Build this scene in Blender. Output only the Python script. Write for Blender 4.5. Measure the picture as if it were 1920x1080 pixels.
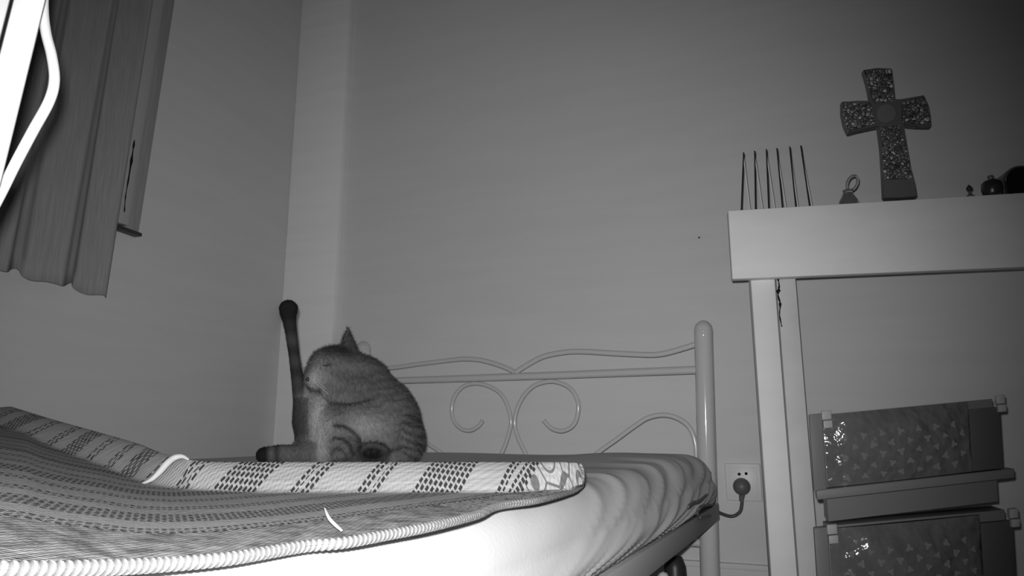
import bpy, bmesh, math, random
from mathutils import Vector, Matrix, noise
random.seed(7)
PI = math.pi
for o in list(bpy.data.objects): bpy.data.objects.remove(o)
SC = bpy.context.scene
COL = SC.collection

# ---------------------------------------------------------------- camera, world, light
YAW, PITCH, FPX, CAMZ = math.radians(21), math.radians(11.3), 1300.0, 0.62
cam = bpy.data.cameras.new('camera'); cam.sensor_width = 36; cam.lens = FPX / 1920 * 36
cam.clip_start = 0.01; cam.clip_end = 50
co = bpy.data.objects.new('camera', cam); COL.objects.link(co)
co.location = (0, 0, CAMZ); co.rotation_euler = (PI / 2 + PITCH, 0, YAW)
SC.camera = co
SC.view_settings.view_transform = 'Standard'; SC.view_settings.look = 'None'
SC.view_settings.gamma = 1; SC.view_settings.use_curve_mapping = False
SC.view_settings.exposure = 0
w = bpy.data.worlds.new('world'); SC.world = w; w.use_nodes = True
w.node_tree.nodes['Background'].inputs[0].default_value = (0.5, 0.5, 0.5, 1)
w.node_tree.nodes['Background'].inputs[1].default_value = 0.045

RT = Vector((math.cos(YAW), math.sin(YAW), 0)); FW = Vector((-math.sin(YAW), math.cos(YAW), 0)); UP = Vector((0, 0, 1))
CAM = Vector((0, 0, CAMZ))
def H(x, d, h):
    """metres right of, ahead of and above the camera's standpoint"""
    return CAM + RT * x + FW * d + UP * h
def ray(px, py):
    u = (px - 960) / FPX; v = (540 - py) / FPX
    return Vector((u, math.cos(PITCH) - v * math.sin(PITCH), math.sin(PITCH) + v * math.cos(PITCH)))
def Q(px, py, d):
    r = ray(px, py); s = d / r.y
    return H(r.x * s, d, r.z * s)
def QH(px, py, h):
    r = ray(px, py); s = h / r.z
    return H(r.x * s, r.y * s, h)
def QP(px, py, p0, n):
    r = ray(px, py); dv = RT * r.x + FW * r.y + UP * r.z
    return CAM + dv * ((p0 - CAM).dot(n) / dv.dot(n))
def plan(p):
    q = p - CAM
    return q.dot(RT), q.dot(FW), q.z

# the night camera's infrared lamp sits just beside its lens
def spot(name, loc, target, power, angle, blend, size):
    l = bpy.data.lights.new(name, 'SPOT'); l.energy = power; l.spot_size = math.radians(angle); l.spot_blend = blend
    l.shadow_soft_size = size
    o = bpy.data.objects.new(name, l); COL.objects.link(o); o.location = loc
    o.rotation_euler = (target - loc).to_track_quat('-Z', 'Y').to_euler()
    return o
spot('infrared_lamp', H(-0.008, 0.0, 0.020), Q(850, 640, 1.5), 40.0, 100, 1.0, 0.006)

# ---------------------------------------------------------------- helpers
def setp(o, label=None, cat=None, group=None, kind=None):
    for k, v in (('label', label), ('category', cat), ('group', group), ('kind', kind)):
        if v: o[k] = v
    return o
def thing(name, label, cat, loc=(0, 0, 0), group=None):
    o = bpy.data.objects.new(name, None); COL.objects.link(o); o.location = loc; o.empty_display_size = .02
    return setp(o, label, cat, group)
def link(name, me, mat, parent=None, label=None):
    o = bpy.data.objects.new(name, me); COL.objects.link(o)
    if mat and not me.materials: me.materials.append(mat)
    if parent is not None:
        o.parent = parent; o.matrix_parent_inverse = Matrix.Translation(-Vector(parent.location))
    if label: o['label'] = label
    return o
def mesh(bm, name='m', smooth=True, angle=40):
    me = bpy.data.meshes.new(name); bmesh.ops.recalc_face_normals(bm, faces=bm.faces[:])
    if smooth:
        for f in bm.faces: f.smooth = True
        for e in bm.edges:
            if len(e.link_faces) == 2 and e.calc_face_angle(0) > math.radians(angle): e.smooth = False
    bm.to_mesh(me); bm.free(); return me
def hexa(bm, c):
    """c: eight corners, bottom four then top four"""
    v = [bm.verts.new(p) for p in c]
    for f in ((0, 3, 2, 1), (4, 5, 6, 7), (0, 1, 5, 4), (1, 2, 6, 5), (2, 3, 7, 6), (3, 0, 4, 7)): bm.faces.new([v[i] for i in f])
    return v
def hbox(bm, o, a, b, c):
    """box from corner o with edge vectors a, b, c"""
    return hexa(bm, [o, o + a, o + a + b, o + b, o + c, o + a + c, o + a + b + c, o + b + c])
def bev(bm, w, seg=2):
    bmesh.ops.bevel(bm, geom=bm.edges[:], offset=w, segments=seg, affect='EDGES', profile=.5)
def catmull(pts, n=6):
    P = [pts[0]] + list(pts) + [pts[-1]]; out = []
    for i in range(1, len(P) - 2):
        a, b, c, d = P[i - 1], P[i], P[i + 1], P[i + 2]
        for k in range(n):
            t = k / n
            out.append(0.5 * ((2 * b) + (c - a) * t + (2 * a - 5 * b + 4 * c - d) * t * t + (3 * b - a - 3 * c + d) * t ** 3))
    out.append(pts[-1]); return out
def tube(bm, pts, r, seg=12, rf=None, cap=True):
    rings = []; n = len(pts); up = None; L = 0
    for i, p in enumerate(pts):
        t = (pts[min(i + 1, n - 1)] - pts[max(i - 1, 0)]).normalized()
        if up is None:
            up = Vector((0, 0, 1)) if abs(t.z) < .9 else Vector((1, 0, 0))
        up = (up - t * up.dot(t)).normalized(); s = t.cross(up)
        if i: L += (p - pts[i - 1]).length
        rr = r(i / (n - 1)) if callable(r) else r
        ring = []
        for k in range(seg):
            a = 2 * PI * k / seg
            q = rr * (rf(L, a) if rf else 1)
            ring.append(bm.verts.new(p + (up * math.cos(a) + s * math.sin(a)) * q))
        rings.append(ring)
    for i in range(n - 1):
        for k in range(seg):
            bm.faces.new((rings[i][k], rings[i][(k + 1) % seg], rings[i + 1][(k + 1) % seg], rings[i + 1][k]))
    if cap:
        bm.faces.new(rings[0]); bm.faces.new(rings[-1])
def lathe(bm, base, prof, seg=28, ax=None):
    """prof: list of (radius, height)"""
    rings = []
    X, Y, Z = ax or (Vector((1, 0, 0)), Vector((0, 1, 0)), UP)
    for r, z in prof:
        rings.append([bm.verts.new(base + X * (r * math.cos(2 * PI * k / seg)) + Y * (r * math.sin(2 * PI * k / seg)) + Z * z) for k in range(seg)])
    for i in range(len(prof) - 1):
        for k in range(seg):
            bm.faces.new((rings[i][k], rings[i][(k + 1) % seg], rings[i + 1][(k + 1) % seg], rings[i + 1][k]))
    bm.faces.new(rings[0]); bm.faces.new(rings[-1])
def smoothst(a, b, x):
    t = max(0, min(1, (x - a) / (b - a))); return t * t * (3 - 2 * t)
def interp(x, tab):
    if x <= tab[0][0]: return tab[0][1]
    for (a, u), (b, v) in zip(tab, tab[1:]):
        if x <= b: return u + (v - u) * (x - a) / (b - a)
    return tab[-1][1]

# ---------------------------------------------------------------- materials
class NT:
    def __init__(s, name, col=.5, rough=.7, spec=.3, metal=0.0):
        s.m = bpy.data.materials.new(name); s.m.use_nodes = True; s.t = s.m.node_tree; s.n = s.t.nodes; s.l = s.t.links
        s.b = s.n['Principled BSDF']; s.b.inputs['Base Color'].default_value = (col, col, col, 1)
        s.b.inputs['Roughness'].default_value = rough; s.b.inputs['Specular IOR Level'].default_value = spec
        s.b.inputs['Metallic'].default_value = metal
    def add(s, typ, **kw):
        n = s.n.new(typ)
        for k, v in kw.items(): setattr(n, k, v)
        return n
    def math(s, op, a, b=None, c=None):
        n = s.add('ShaderNodeMath', operation=op)
        for i, v in enumerate((a, b, c)):
            if v is None: continue
            if isinstance(v, (int, float)): n.inputs[i].default_value = v
            else: s.l.new(v, n.inputs[i])
        return n.outputs[0]
    def coord(s, scale=(1, 1, 1), kind='Object', rot=(0, 0, 0)):
        tc = s.add('ShaderNodeTexCoord'); mp = s.add('ShaderNodeMapping'); mp.inputs['Scale'].default_value = scale
        mp.inputs['Rotation'].default_value = rot
        s.l.new(tc.outputs[kind], mp.inputs[0]); return mp.outputs[0]
    def noise(s, vec, sc, det=3, rough=.5):
        n = s.add('ShaderNodeTexNoise'); n.inputs['Scale'].default_value = sc; n.inputs['Detail'].default_value = det
        n.inputs['Roughness'].default_value = rough; s.l.new(vec, n.inputs['Vector']); return n.outputs[0]
    def ramp(s, f, stops):
        r = s.add('ShaderNodeValToRGB'); e = r.color_ramp.elements
        while len(e) < len(stops): e.new(.5)
        for i, (p, c) in enumerate(stops): e[i].position = p; e[i].color = (c, c, c, 1)
        s.l.new(f, r.inputs[0]); return r.outputs[0]
    def mix(s, f, a, b):
        n = s.add('ShaderNodeMix', data_type='FLOAT')
        for i, v in ((0, f), (2, a), (3, b)):
            if isinstance(v, (int, float)): n.inputs[i].default_value = v
            else: s.l.new(v, n.inputs[i])
        return n.outputs[0]
    def col(s, f): s.l.new(f, s.b.inputs['Base Color'])
    def bump(s, f, st=.3, dist=.002):
        b = s.add('ShaderNodeBump'); b.inputs['Strength'].default_value = st; b.inputs['Distance'].default_value = dist
        s.l.new(f, b.inputs['Height']); s.l.new(b.outputs[0], s.b.inputs['Normal'])

def m_wall(name, c):
    t = NT(name, c, .85, .15)
    n = t.noise(t.coord((1, 1, 9)), 4, 4); f = t.noise(t.coord((6, 6, 40)), 8, 2)
    t.col(t.ramp(n, [(.3, c * .975), (.7, c * 1.02)])); t.bump(t.math('ADD', n, f), .04, .001)
    return t.m
M_WALL = m_wall('painted_wall', .68); M_LWALL = m_wall('painted_side_wall', .62); M_PIL = m_wall('painted_pillar', .88)
M_TRIM = m_wall('painted_trim', .7); M_FAR = m_wall('painted_far_wall', .35)
t = NT('ceiling_paint', .4); M_CEIL = t.m
t = NT('floor_tile', .35, .4); M_FLOOR = t.m
# curtain cloth
t = NT('curtain_cloth', .3, .9, .1); n = t.noise(t.coord((60, 60, 2)), 6, 3); t.col(t.ramp(n, [(.3, .27), (.7, .33)])); t.bump(n, .3, .002)
M_CURT = t.m
# sheet
t = NT('bed_sheet', .4, .8, .2); n = t.noise(t.coord(), 5, 4); f = t.noise(t.coord(), 260, 2)
t.col(t.ramp(n, [(.3, .60), (.7, .66)])); t.bump(f, .25, .0006); M_SHEET = t.m
# enamelled metal
t = NT('enamelled_metal', .60, .09, .6); M_METAL = t.m
t = NT('enamelled_metal_tube', .60, .16, .5); M_TUBE = t.m
t = NT('rail_paint', .62, .5, .3); M_RAIL = t.m
t = NT('white_paint', .8, .5, .4); M_WHITE = t.m
t = NT('white_groove', .35, .6, .2); M_GROOVE = t.m
t = NT('dark_plastic', .035, .4, .4); M_DARK = t.m
t = NT('cable_rubber', .08, .5, .4); M_CABLE = t.m
t = NT('plug_plastic', .13, .45, .4); M_PLUG = t.m
t = NT('socket_plastic', .74, .4, .4); M_SOCK = t.m
t = NT('black_hole', .01, .8, .1); M_BLACK = t.m
# table paint
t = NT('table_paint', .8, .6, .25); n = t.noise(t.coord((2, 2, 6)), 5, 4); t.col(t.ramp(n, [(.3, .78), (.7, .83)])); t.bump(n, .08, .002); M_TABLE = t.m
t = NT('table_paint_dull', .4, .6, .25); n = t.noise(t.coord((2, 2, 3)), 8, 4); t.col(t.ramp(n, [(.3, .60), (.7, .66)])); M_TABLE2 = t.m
# cross: pebbles set in resin
t = NT('pebble_mosaic', .2, .35, .5)
v = t.add('ShaderNodeTexVoronoi'); v.inputs['Scale'].default_value = 150; t.l.new(t.coord(), v.inputs['Vector'])
sp = t.add('ShaderNodeSeparateColor'); t.l.new(v.outputs['Color'], sp.inputs[0])
e = t.add('ShaderNodeTexVoronoi', feature='DISTANCE_TO_EDGE'); e.inputs['Scale'].default_value = 150; t.l.new(t.coord(), e.inputs['Vector'])
ed = t.math('GREATER_THAN', e.outputs[0], .09)
c = t.ramp(sp.outputs[0], [(0, .10), (.55, .19), (.85, .26), (1, .6)])
t.col(t.mix(ed, .045, c)); t.bump(e.outputs[0], .9, .004); M_PEB = t.m
t = NT('cross_border', .12, .5, .3); M_CROSS = t.m
t = NT('cross_centre', .17, .4, .4); M_CROSSC = t.m
# glass
t = NT('clear_glass', .7, .05, .5); t.b.inputs['Transmission Weight'].default_value = .92; t.b.inputs['IOR'].default_value = 1.4; M_GLASS = t.m
t = NT('bright_wire', .75, .3, .6); M_WIREB = t.m
t = NT('dark_wire', .02, .4, .4); M_WIRE = t.m

# ---------------------------------------------------------------- key points
ZM = .56                                                          # mattress top
D1, D2 = 1.50, 1.875
P1 = Q(1329, 800, D1); P2 = Q(675, 800, D2)
P1.z = P2.z = 0
HBV = (P2 - P1); BW = HBV.length; EW = HBV.normalized()          # towards the left post
EL = Vector((EW.y, -EW.x, 0))                                     # towards the foot of the bed
if EL.dot(FW) > 0: EL = -EL
YW = max(P1.y, P2.y) + .05                                        # back wall
def HB(px, py, off=0): return QP(px, py, P1 + EL * off, EL)

# ---------------------------------------------------------------- room
def quadbox(name, lo, hi, mat, kind='structure'):
    bm = bmesh.new(); hbox(bm, Vector(lo), Vector((hi[0] - lo[0], 0, 0)), Vector((0, hi[1] - lo[1], 0)), Vector((0, 0, hi[2] - lo[2])))
    o = link(name, mesh(bm, smooth=False), mat)
    if kind: o['kind'] = kind
    return o
YP = YW - .03
XP = QP(622, 640, Vector((0, YP, 0)), Vector((0, 1, 0))).x        # right edge of the pillar
XL = QP(520, 700, Vector((0, YP, 0)), Vector((0, 1, 0))).x        # left wall
XR, YN, ZC = 1.6, -1.6, 2.6
quadbox('wall_back', (XL - .1, YW, 0), (XR, YW + .1, ZC), M_WALL)
quadbox('wall_left', (XL - .1, YN, 0), (XL, YW, ZC), M_LWALL)
quadbox('wall_right', (XR, YN, 0), (XR + .1, YW + .1, ZC), M_FAR)
quadbox('wall_front', (XL - .1, YN - .1, 0), (XR + .1, YN, ZC), M_FAR)
quadbox('floor', (XL - .1, YN - .1, -.1), (XR + .1, YW + .1, 0), M_FLOOR)
quadbox('ceiling', (XL - .1, YN - .1, ZC), (XR + .1, YW + .1, ZC + .1), M_CEIL)
bm = bmesh.new(); hbox(bm, Vector((XL, YP, 0)), Vector((XP - XL, 0, 0)), Vector((0, YW - YP + .001, 0)), Vector((0, 0, ZC))); bev(bm, .003)
link('trim_1', mesh(bm), M_PIL)['kind'] = 'structure'
zb = QP(1390, 1056, Vector((0, YW, 0)), Vector((0, 1, 0))).z
bm = bmesh.new(); hbox(bm, Vector((XP, YW - .012, zb - .012)), Vector((XR - XP, 0, 0)), Vector((0, .013, 0)), Vector((0, 0, .012))); bev(bm, .002)
hbox(bm, Vector((XP, YW - .006, 0)), Vector((XR - XP, 0, 0)), Vector((0, .007, 0)), Vector((0, 0, zb - .01)))
link('baseboard_back', mesh(bm), M_TRIM)['kind'] = 'structure'
# window casing on the left wall: a narrow board ending above the bed, split by a crack
nX = Vector((1, 0, 0)); wl = Vector((XL + .022, 0, 0))
a = QP(212, 414, wl, nX); b = QP(266, 428, wl, nX)
M_CASE = m_wall('casing_paint', .40)
bm = bmesh.new(); hbox(bm, Vector((XL, a.y, a.z)), Vector((.022, 0, 0)), Vector((0, (b.y - a.y) * .52, 0)), Vector((0, .05 * (2.3 - a.z), 2.3 - a.z))); bev(bm, .0015)
cas = link('trim_2', mesh(bm), M_CASE); cas['kind'] = 'structure'
bm = bmesh.new(); hbox(bm, Vector((XL, a.y + (b.y - a.y) * .52, a.z - .006)), Vector((.014, 0, 0)), Vector((0, (b.y - a.y) * .48, 0)), Vector((0, .05 * (2.3 - a.z), 2.3 - a.z))); bev(bm, .0015)
link('casing_edge', mesh(bm), M_CURT, cas)
bm = bmesh.new(); hbox(bm, Vector((XL, a.y - .002, a.z - .012)), Vector((.023, 0, 0)), Vector((0, (b.y - a.y) + .004, -.004)), Vector((0, 0, .008))); bev(bm, .0015)
link('casing_foot', mesh(bm), M_DARK, cas)
def blob_line(bm, pts, wmin, wmax, depth, side, seed=0):
    """ragged crack: a thin dark sliver following pts"""
    n = len(pts)
    prev = None
    for i, p in enumerate(pts):
        ww = (wmin + (wmax - wmin) * abs(noise.noise(Vector((i * .7, seed, 0)))) * 2) * (math.sin(PI * (i + .3) / (n + .0)) ** .5)
        cur = [bm.verts.new(p - side * ww), bm.verts.new(p + side * ww), bm.verts.new(p + side * ww + depth), bm.verts.new(p - side * ww + depth)]
        if prev:
            for k in range(4): bm.faces.new((prev[k], prev[(k + 1) % 4], cur[(k + 1) % 4], cur[k]))
        prev = cur
wl2 = Vector((XL + .0222, 0, 0))
bm = bmesh.new(); blob_line(bm, catmull([QP(x, y, wl2, nX) for x, y in ((252, 262), (248, 290), (240, 340), (235, 370), (233, 398))], 4), .0006, .004, nX * .0008, Vector((0, 1, 0)))
link('crack', mesh(bm), M_BLACK, cas)

# ---------------------------------------------------------------- curtain
def curtain():
    off = .06
    A = QP(-60, 488, Vector((XL + off, 0, 0)), nX); B = QP(196, 555, Vector((XL + off, 0, 0)), nX)
    B2 = QP(272, 0, Vector((XL + off, 0, 0)), nX)
    bm = bmesh.new(); nU, nV = 220, 30; rows = []
    y0 = A.y - .25; y1 = B.y
    zt = 1.9
    for j in range(nV + 1):
        r = []
        for i in range(nU + 1):
            u = i / nU; v = j / nV
            yy = y0 + (y1 - y0) * u
            zb_ = A.z + (B.z - A.z) * (yy - A.y) / (B.y - A.y) + .006 * math.sin(u * 31) + .004 * math.sin(u * 60)
            z = zb_ + (zt - zb_) * v
            amp = .012 + .012 * v
            x = XL + off + amp * math.sin(u * 34 + .6 * math.sin(u * 13)) + .003 * math.sin(u * 97 + v * 1.5)
            r.append(bm.verts.new((x, yy - .015 * v * u + .055 * (z - zb_), z)))
        rows.append(r)
    for j in range(nV):
        for i in range(nU): bm.faces.new((rows[j][i], rows[j][i + 1], rows[j + 1][i + 1], rows[j + 1][i]))
    me = mesh(bm, angle=180)
    o = link('curtain', me, M_CURT)
    md = o.modifiers.new('thickness', 'SOLIDIFY'); md.thickness = .002
    setp(o, 'dull grey pleated curtain hanging down the left wall', 'curtain')
    # rod the curtain hangs from
    bm = bmesh.new(); tube(bm, [Vector((XL + off, y0 - .05, zt + .0)), Vector((XL + off, y1 + .2, zt + .0))], .009)
    for yy in (y0, y1 + .15): tube(bm, [Vector((XL, yy, zt)), Vector((XL + off, yy, zt))], .006)
    r = link('curtain_rod', mesh(bm), M_METAL); setp(r, 'metal rod carrying the grey curtain, above the picture', 'curtain rod')
curtain()

# ---------------------------------------------------------------- near white post and bent rod, far left
def near_white():
    d = .40
    L0, L1 = Q(-12, 400, d), Q(86, 0, d)          # right edge of the post
    dirv = Vector((0, 0, 1)) * (L1.z - L0.z) + (L1 - L0 - UP * (L1.z - L0.z)); dirv.normalize()
    base = L0 - dirv * ((L0.z - (ZM + .004)) / dirv.z); top = L1 + dirv * .55
    sx = RT * .77 + FW * .638; sy = RT * -.638 + FW * .77
    e = thing('white_post', 'glaring white upright post leaning in at the top left corner, close to the camera', 'post', base)
    bm = bmesh.new(); hbox(bm, base - sx * .016, sx * .016, sy * .02, top - base); bev(bm, .002)
    link('front_board', mesh(bm), M_WHITE, e)
    bm = bmesh.new(); hbox(bm, base - sx * .0173 - sy * .0002, sx * .0014, sy * .02, top - base); link('groove', mesh(bm, smooth=False), M_BLACK, e)
    bm = bmesh.new(); hbox(bm, base - sx * .060 + sy * .001, sx * .0427, sy * .02, top - base); bev(bm, .002)
    link('side_board', mesh(bm), M_WHITE, e)
    pts = [(84, -60), (81, 10), (86, 60), (97, 105), (102, 150), (92, 190), (62, 245), (30, 305), (0, 365), (-40, 440)]
    bm = bmesh.new(); tube(bm, catmull([Q(x, y, .42) for x, y in pts], 10), .0032, 14)
    o = link('white_rod', mesh(bm), M_WHITE); setp(o, 'thin white bent rod curving out beside the glaring white post', 'rod')
near_white()

# ---------------------------------------------------------------- bed frame
def bed():
    e = thing('bed_frame', 'grey enamelled metal bed frame with scrolled headboard, against the back wall', 'bed frame', P1.copy())
    def post(p, ztop, r):
        bm = bmesh.new()
        prof = [(r, 0), (r, .02), (r, ztop * .5), (r, ztop - r * 2.2), (r, ztop - r * 1.9), (r, ztop - r * 1.45), (r * 1.03, ztop - r * 1.42), (r * 1.03, ztop - r * 1.25), (r * .99, ztop - r * 1.2)]
        prof += [(r * math.cos(a), ztop - r * 1.1 + r * 1.1 * math.sin(a)) for a in [i * PI / 2 / 8 for i in range(0, 8)]] + [(.001, ztop)]
        lathe(bm, p, prof, 32)
        for v in bm.verts: v.co += EW * (.022 * (1 - v.co.z / ztop) * (1 if p is P1 else -1))
        return link('post', mesh(bm, angle=60), M_METAL, e)
    zt = HB(1328, 600).z
    post(P1, zt, .0198); post(P2, zt, .0198)
    def tb(name, pts, r, n=8, mat=M_TUBE):
        bm = bmesh.new(); tube(bm, catmull([HB(x, y) for x, y in pts], n), r, 14); return link(name, mesh(bm, angle=60), mat, e)
    tb('top_rod', [(676, 672), (700, 686), (721, 690), (745, 688.5), (786, 682.5), (855, 674), (880, 673), (906, 676), (940, 686), (966, 698)], .0058)
    tb('top_rod', [(967, 698), (992, 682), (1020, 668), (1061, 660), (1095, 659), (1147, 662), (1198, 664.6), (1233, 664.5), (1264, 658), (1316, 642)], .0062)
    tb('crossbar', [(680, 716), (1000, 705), (1318, 693)], .0088)
    tb('scroll', [(925, 880), (942, 847), (952, 820), (958, 792), (953, 765), (941, 741), (921, 726), (893, 719), (868, 725), (852, 744), (847, 768), (851, 789), (865, 804), (882, 807), (897, 799), (905, 789)], .0048)
    tb('scroll', [(1000, 880), (984, 847), (971, 820), (965, 794), (970, 765), (985, 738), (1006, 721), (1033, 715), (1058, 721), (1075, 735), (1084, 757), (1082, 782), (1073, 799), (1054, 808), (1034, 803), (1019, 788)], .0050)
    tb('arch', [(1095, 868), (1126, 845), (1157, 823), (1191, 798), (1216, 783), (1246, 778), (1274, 786), (1294, 804), (1304, 834), (1306, 880)], .0052)
    tb('arch', [(700, 880), (702, 840), (712, 803), (738, 786), (768, 800), (800, 830), (825, 847), (850, 866)], .0046)
    # lower crossbar of the headboard
    zl = HB(1300, 1017).z
    bm = bmesh.new(); tube(bm, [P1 + UP * zl, P2 + UP * zl], .0085, 14); link('lower_crossbar', mesh(bm), M_TUBE, e)
    # side rails and slatted base
    rb = HB(1331, 974).z; rh = .034
    bm = bmesh.new()
    hbox(bm, Vector((P1.x, P1.y, rb)) + EL * .0 - EW * .012, EL * 1.95, EW * .03, UP * rh); bev(bm, .003)
    link('side_rail', mesh(bm), M_RAIL, e)
    bm = bmesh.new(); hbox(bm, Vector((P2.x, P2.y, rb)) - EW * .012, EL * 1.95, EW * .03, UP * rh); bev(bm, .003)
    link('side_rail', mesh(bm), M_RAIL, e)
    for k in range(9):
        bm = bmesh.new(); hbox(bm, Vector((P1.x, P1.y, rb + rh - .019)) + EL * (.1 + .2 * k) + EW * .018, EL * .07, EW * (BW - .036), UP * .018)
        link('slat', mesh(bm, smooth=False), M_RAIL, e)
    for q in (P1, P2):
        p = q + EL * 1.95; bm = bmesh.new(); lathe(bm, p, [(.0198, 0), (.0198, rb + rh), (.001, rb + rh + .01)], 24); link('post', mesh(bm), M_METAL, e)
    bm = bmesh.new(); tube(bm, [P1 + EL * 1.95 + UP * (rb + .03), P2 + EL * 1.95 + UP * (rb + .03)], .0088, 12); link('foot_crossbar', mesh(bm), M_TUBE, e)
    return rb + rh
RAILTOP = bed()

# ---------------------------------------------------------------- mattress in its stretched sheet
def mattress():
    z0 = RAILTOP + .001; zt = ZM; hgt = zt - z0
    over = .014                                   # overhang beyond the posts
    org = Vector((P1.x, P1.y, 0)) + EL * .03
    Wd = BW - .01; Lg = 1.9; r = .048
    # cross-section from the right bottom up over the top to the left bottom: (across, z, outward normal)
    sec = []
    def add(a, z, na, nz): sec.append((a, z, na, nz))
    add(.10, z0, 0, -1); add(.04, z0, 0, -1)
    n = 26
    for i in range(n + 1):                        # bulging side
        f = i / n; zz = z0 + (hgt - r) * f
        add(-over - .010 * math.sin(PI * f) + .012 * (1 - f) ** 3, zz, -1, 0)
    for i in range(1, 13):
        a = PI / 2 * i / 12
        add(-over + r - r * math.cos(a), zt - r + r * math.sin(a), -math.cos(a), math.sin(a))
    for i in range(1, 60): add(r - over + (Wd + 2 * over - 2 * r) * i / 60, zt, 0, 1)
    for i in range(12):
        a = PI / 2 * (1 - i / 12); add(Wd + over - r + r * math.cos(a), zt - r + r * math.sin(a), math.cos(a), math.sin(a))
    for i in range(8): add(Wd + over, zt - r - (hgt - r) * i / 8, 1, 0)
    add(Wd + over - .02, z0, 0, -1)
    bm = bmesh.new(); rows = []
    nv = 330
    def vpos(j):
        f = j / nv; return Lg * (f ** 1.25)
    for j in range(nv + 1):
        v = vpos(j); row = []
        ef = math.sqrt(max(0, 1 - ((.05 - v) / .05) ** 2)) if v < .05 else 1       # rounded head end
        ef2 = math.sqrt(max(0, 1 - ((v - Lg + .05) / .05) ** 2)) if v > Lg - .05 else 1
        k = min(ef, ef2)
        for i, (a, z, na, nz) in enumerate(sec):
            zz = z0 + (z - z0) * (.25 + .75 * k) if False else z - (1 - k) * r * (1 if nz > .2 else 0)
            aa = a + (1 - k) * .03 * (-na)
            p = Vector((aa, v, zz))
            # stretched folds: run diagonally down the side towards the foot of the bed
            f = (z - z0) / hgt
            if a < .16 and z > z0 + .001:
                m = (1 - smoothst(.25, 1.15, v)) * (1 - smoothst(.02, .13, a)) * (.35 + .65 * smoothst(.0, .12, v))
                q = v - .42 * (1 - f) ** 1.7
                w1 = noise.noise(Vector((q * 9.5, f * 1.1, 3.1))); w2 = noise.noise(Vector((q * 24 + 8, f * 2.2, 9.7))); w3 = noise.noise(Vector((q * 70 + 8, f * 3, 2.7)))
                dd = (.0080 * (.5 - abs(w1) * 2.2) + .0036 * w2 + .0008 * w3) * m
                dd += .004 * noise.noise(Vector((q * 150, f * 3, 5))) * (1 - smoothst(.0, .45, f)) * (1 - smoothst(.9, 1.2, v))
                p.x += na * dd; p.z += nz * dd * .7
            if nz > .5 and 0 < k:
                # very gentle lumps on the top, rise towards the head's right corner
                p.z += .002 * noise.noise(Vector((a * 4, v * 4, 0))) + .011 * math.exp(-((v - .22) / .17) ** 2 - ((a - .13) / .13) ** 2)
            row.append(bm.verts.new(org + EW * p.x + EL * p.y + UP * p.z))
        rows.append(row)
    ns = len(sec)
    for j in range(nv):
        for i in range(ns):
            bm.faces.new((rows[j][i], rows[j][(i + 1) % ns], rows[j + 1][(i + 1) % ns], rows[j + 1][i]))
    bm.faces.new(rows[0]); bm.faces.new(rows[-1])
    e = thing('mattress', 'mattress under a pale fitted sheet with stretched folds at its corner', 'mattress', org.copy())
    link('fitted_sheet', mesh(bm, angle=80), M_SHEET, e)
    return org
mattress()

# ---------------------------------------------------------------- woven mat
SD = math.radians(36)                                  # stripe direction, right of straight ahead
def tcoord(x, d): return x * math.cos(SD) - d * math.sin(SD), x * math.sin(SD) + d * math.cos(SD)
ROPE = [(-120, 1072), (0, 1069), (133, 1067), (300, 1059), (433, 1047), (567, 1025), (643, 1018), (727, 1003), (810, 987), (893, 966), (935, 949), (1010, 938), (1070, 922), (1086, 914), (1092, 910)]
HP = [(-120, -.041), (0, -.043), (130, -.047), (260, -.0515), (400, -.055), (600, -.0575), (1100, -.0575)]
BASE = [(-120, 772, .93), (0, 800, .875), (50, 814, .845), (77, 830, .825), (127, 851, .79), (190, 873, .74), (230, 890, .705), (270, 905, .665), (320, 915, .645), (400, 921, .63), (500, 924, .625), (960, 924, .62), (1050, 917, .64), (1092, 908, .66)]
RIDGE = [(-120, 733, .99), (0, 764, .95), (20, 762, .945), (84, 782, .90), (137, 797, .865), (177, 808, .83), (230, 823, .79), (262, 833, .765), (282, 842, .74), (300, 849, .72), (330, 856, .69), (352, 862, .668), (400, 866, .665), (1050, 866, .66), (1085, 868, .672), (1092, 880, .672)]
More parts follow.
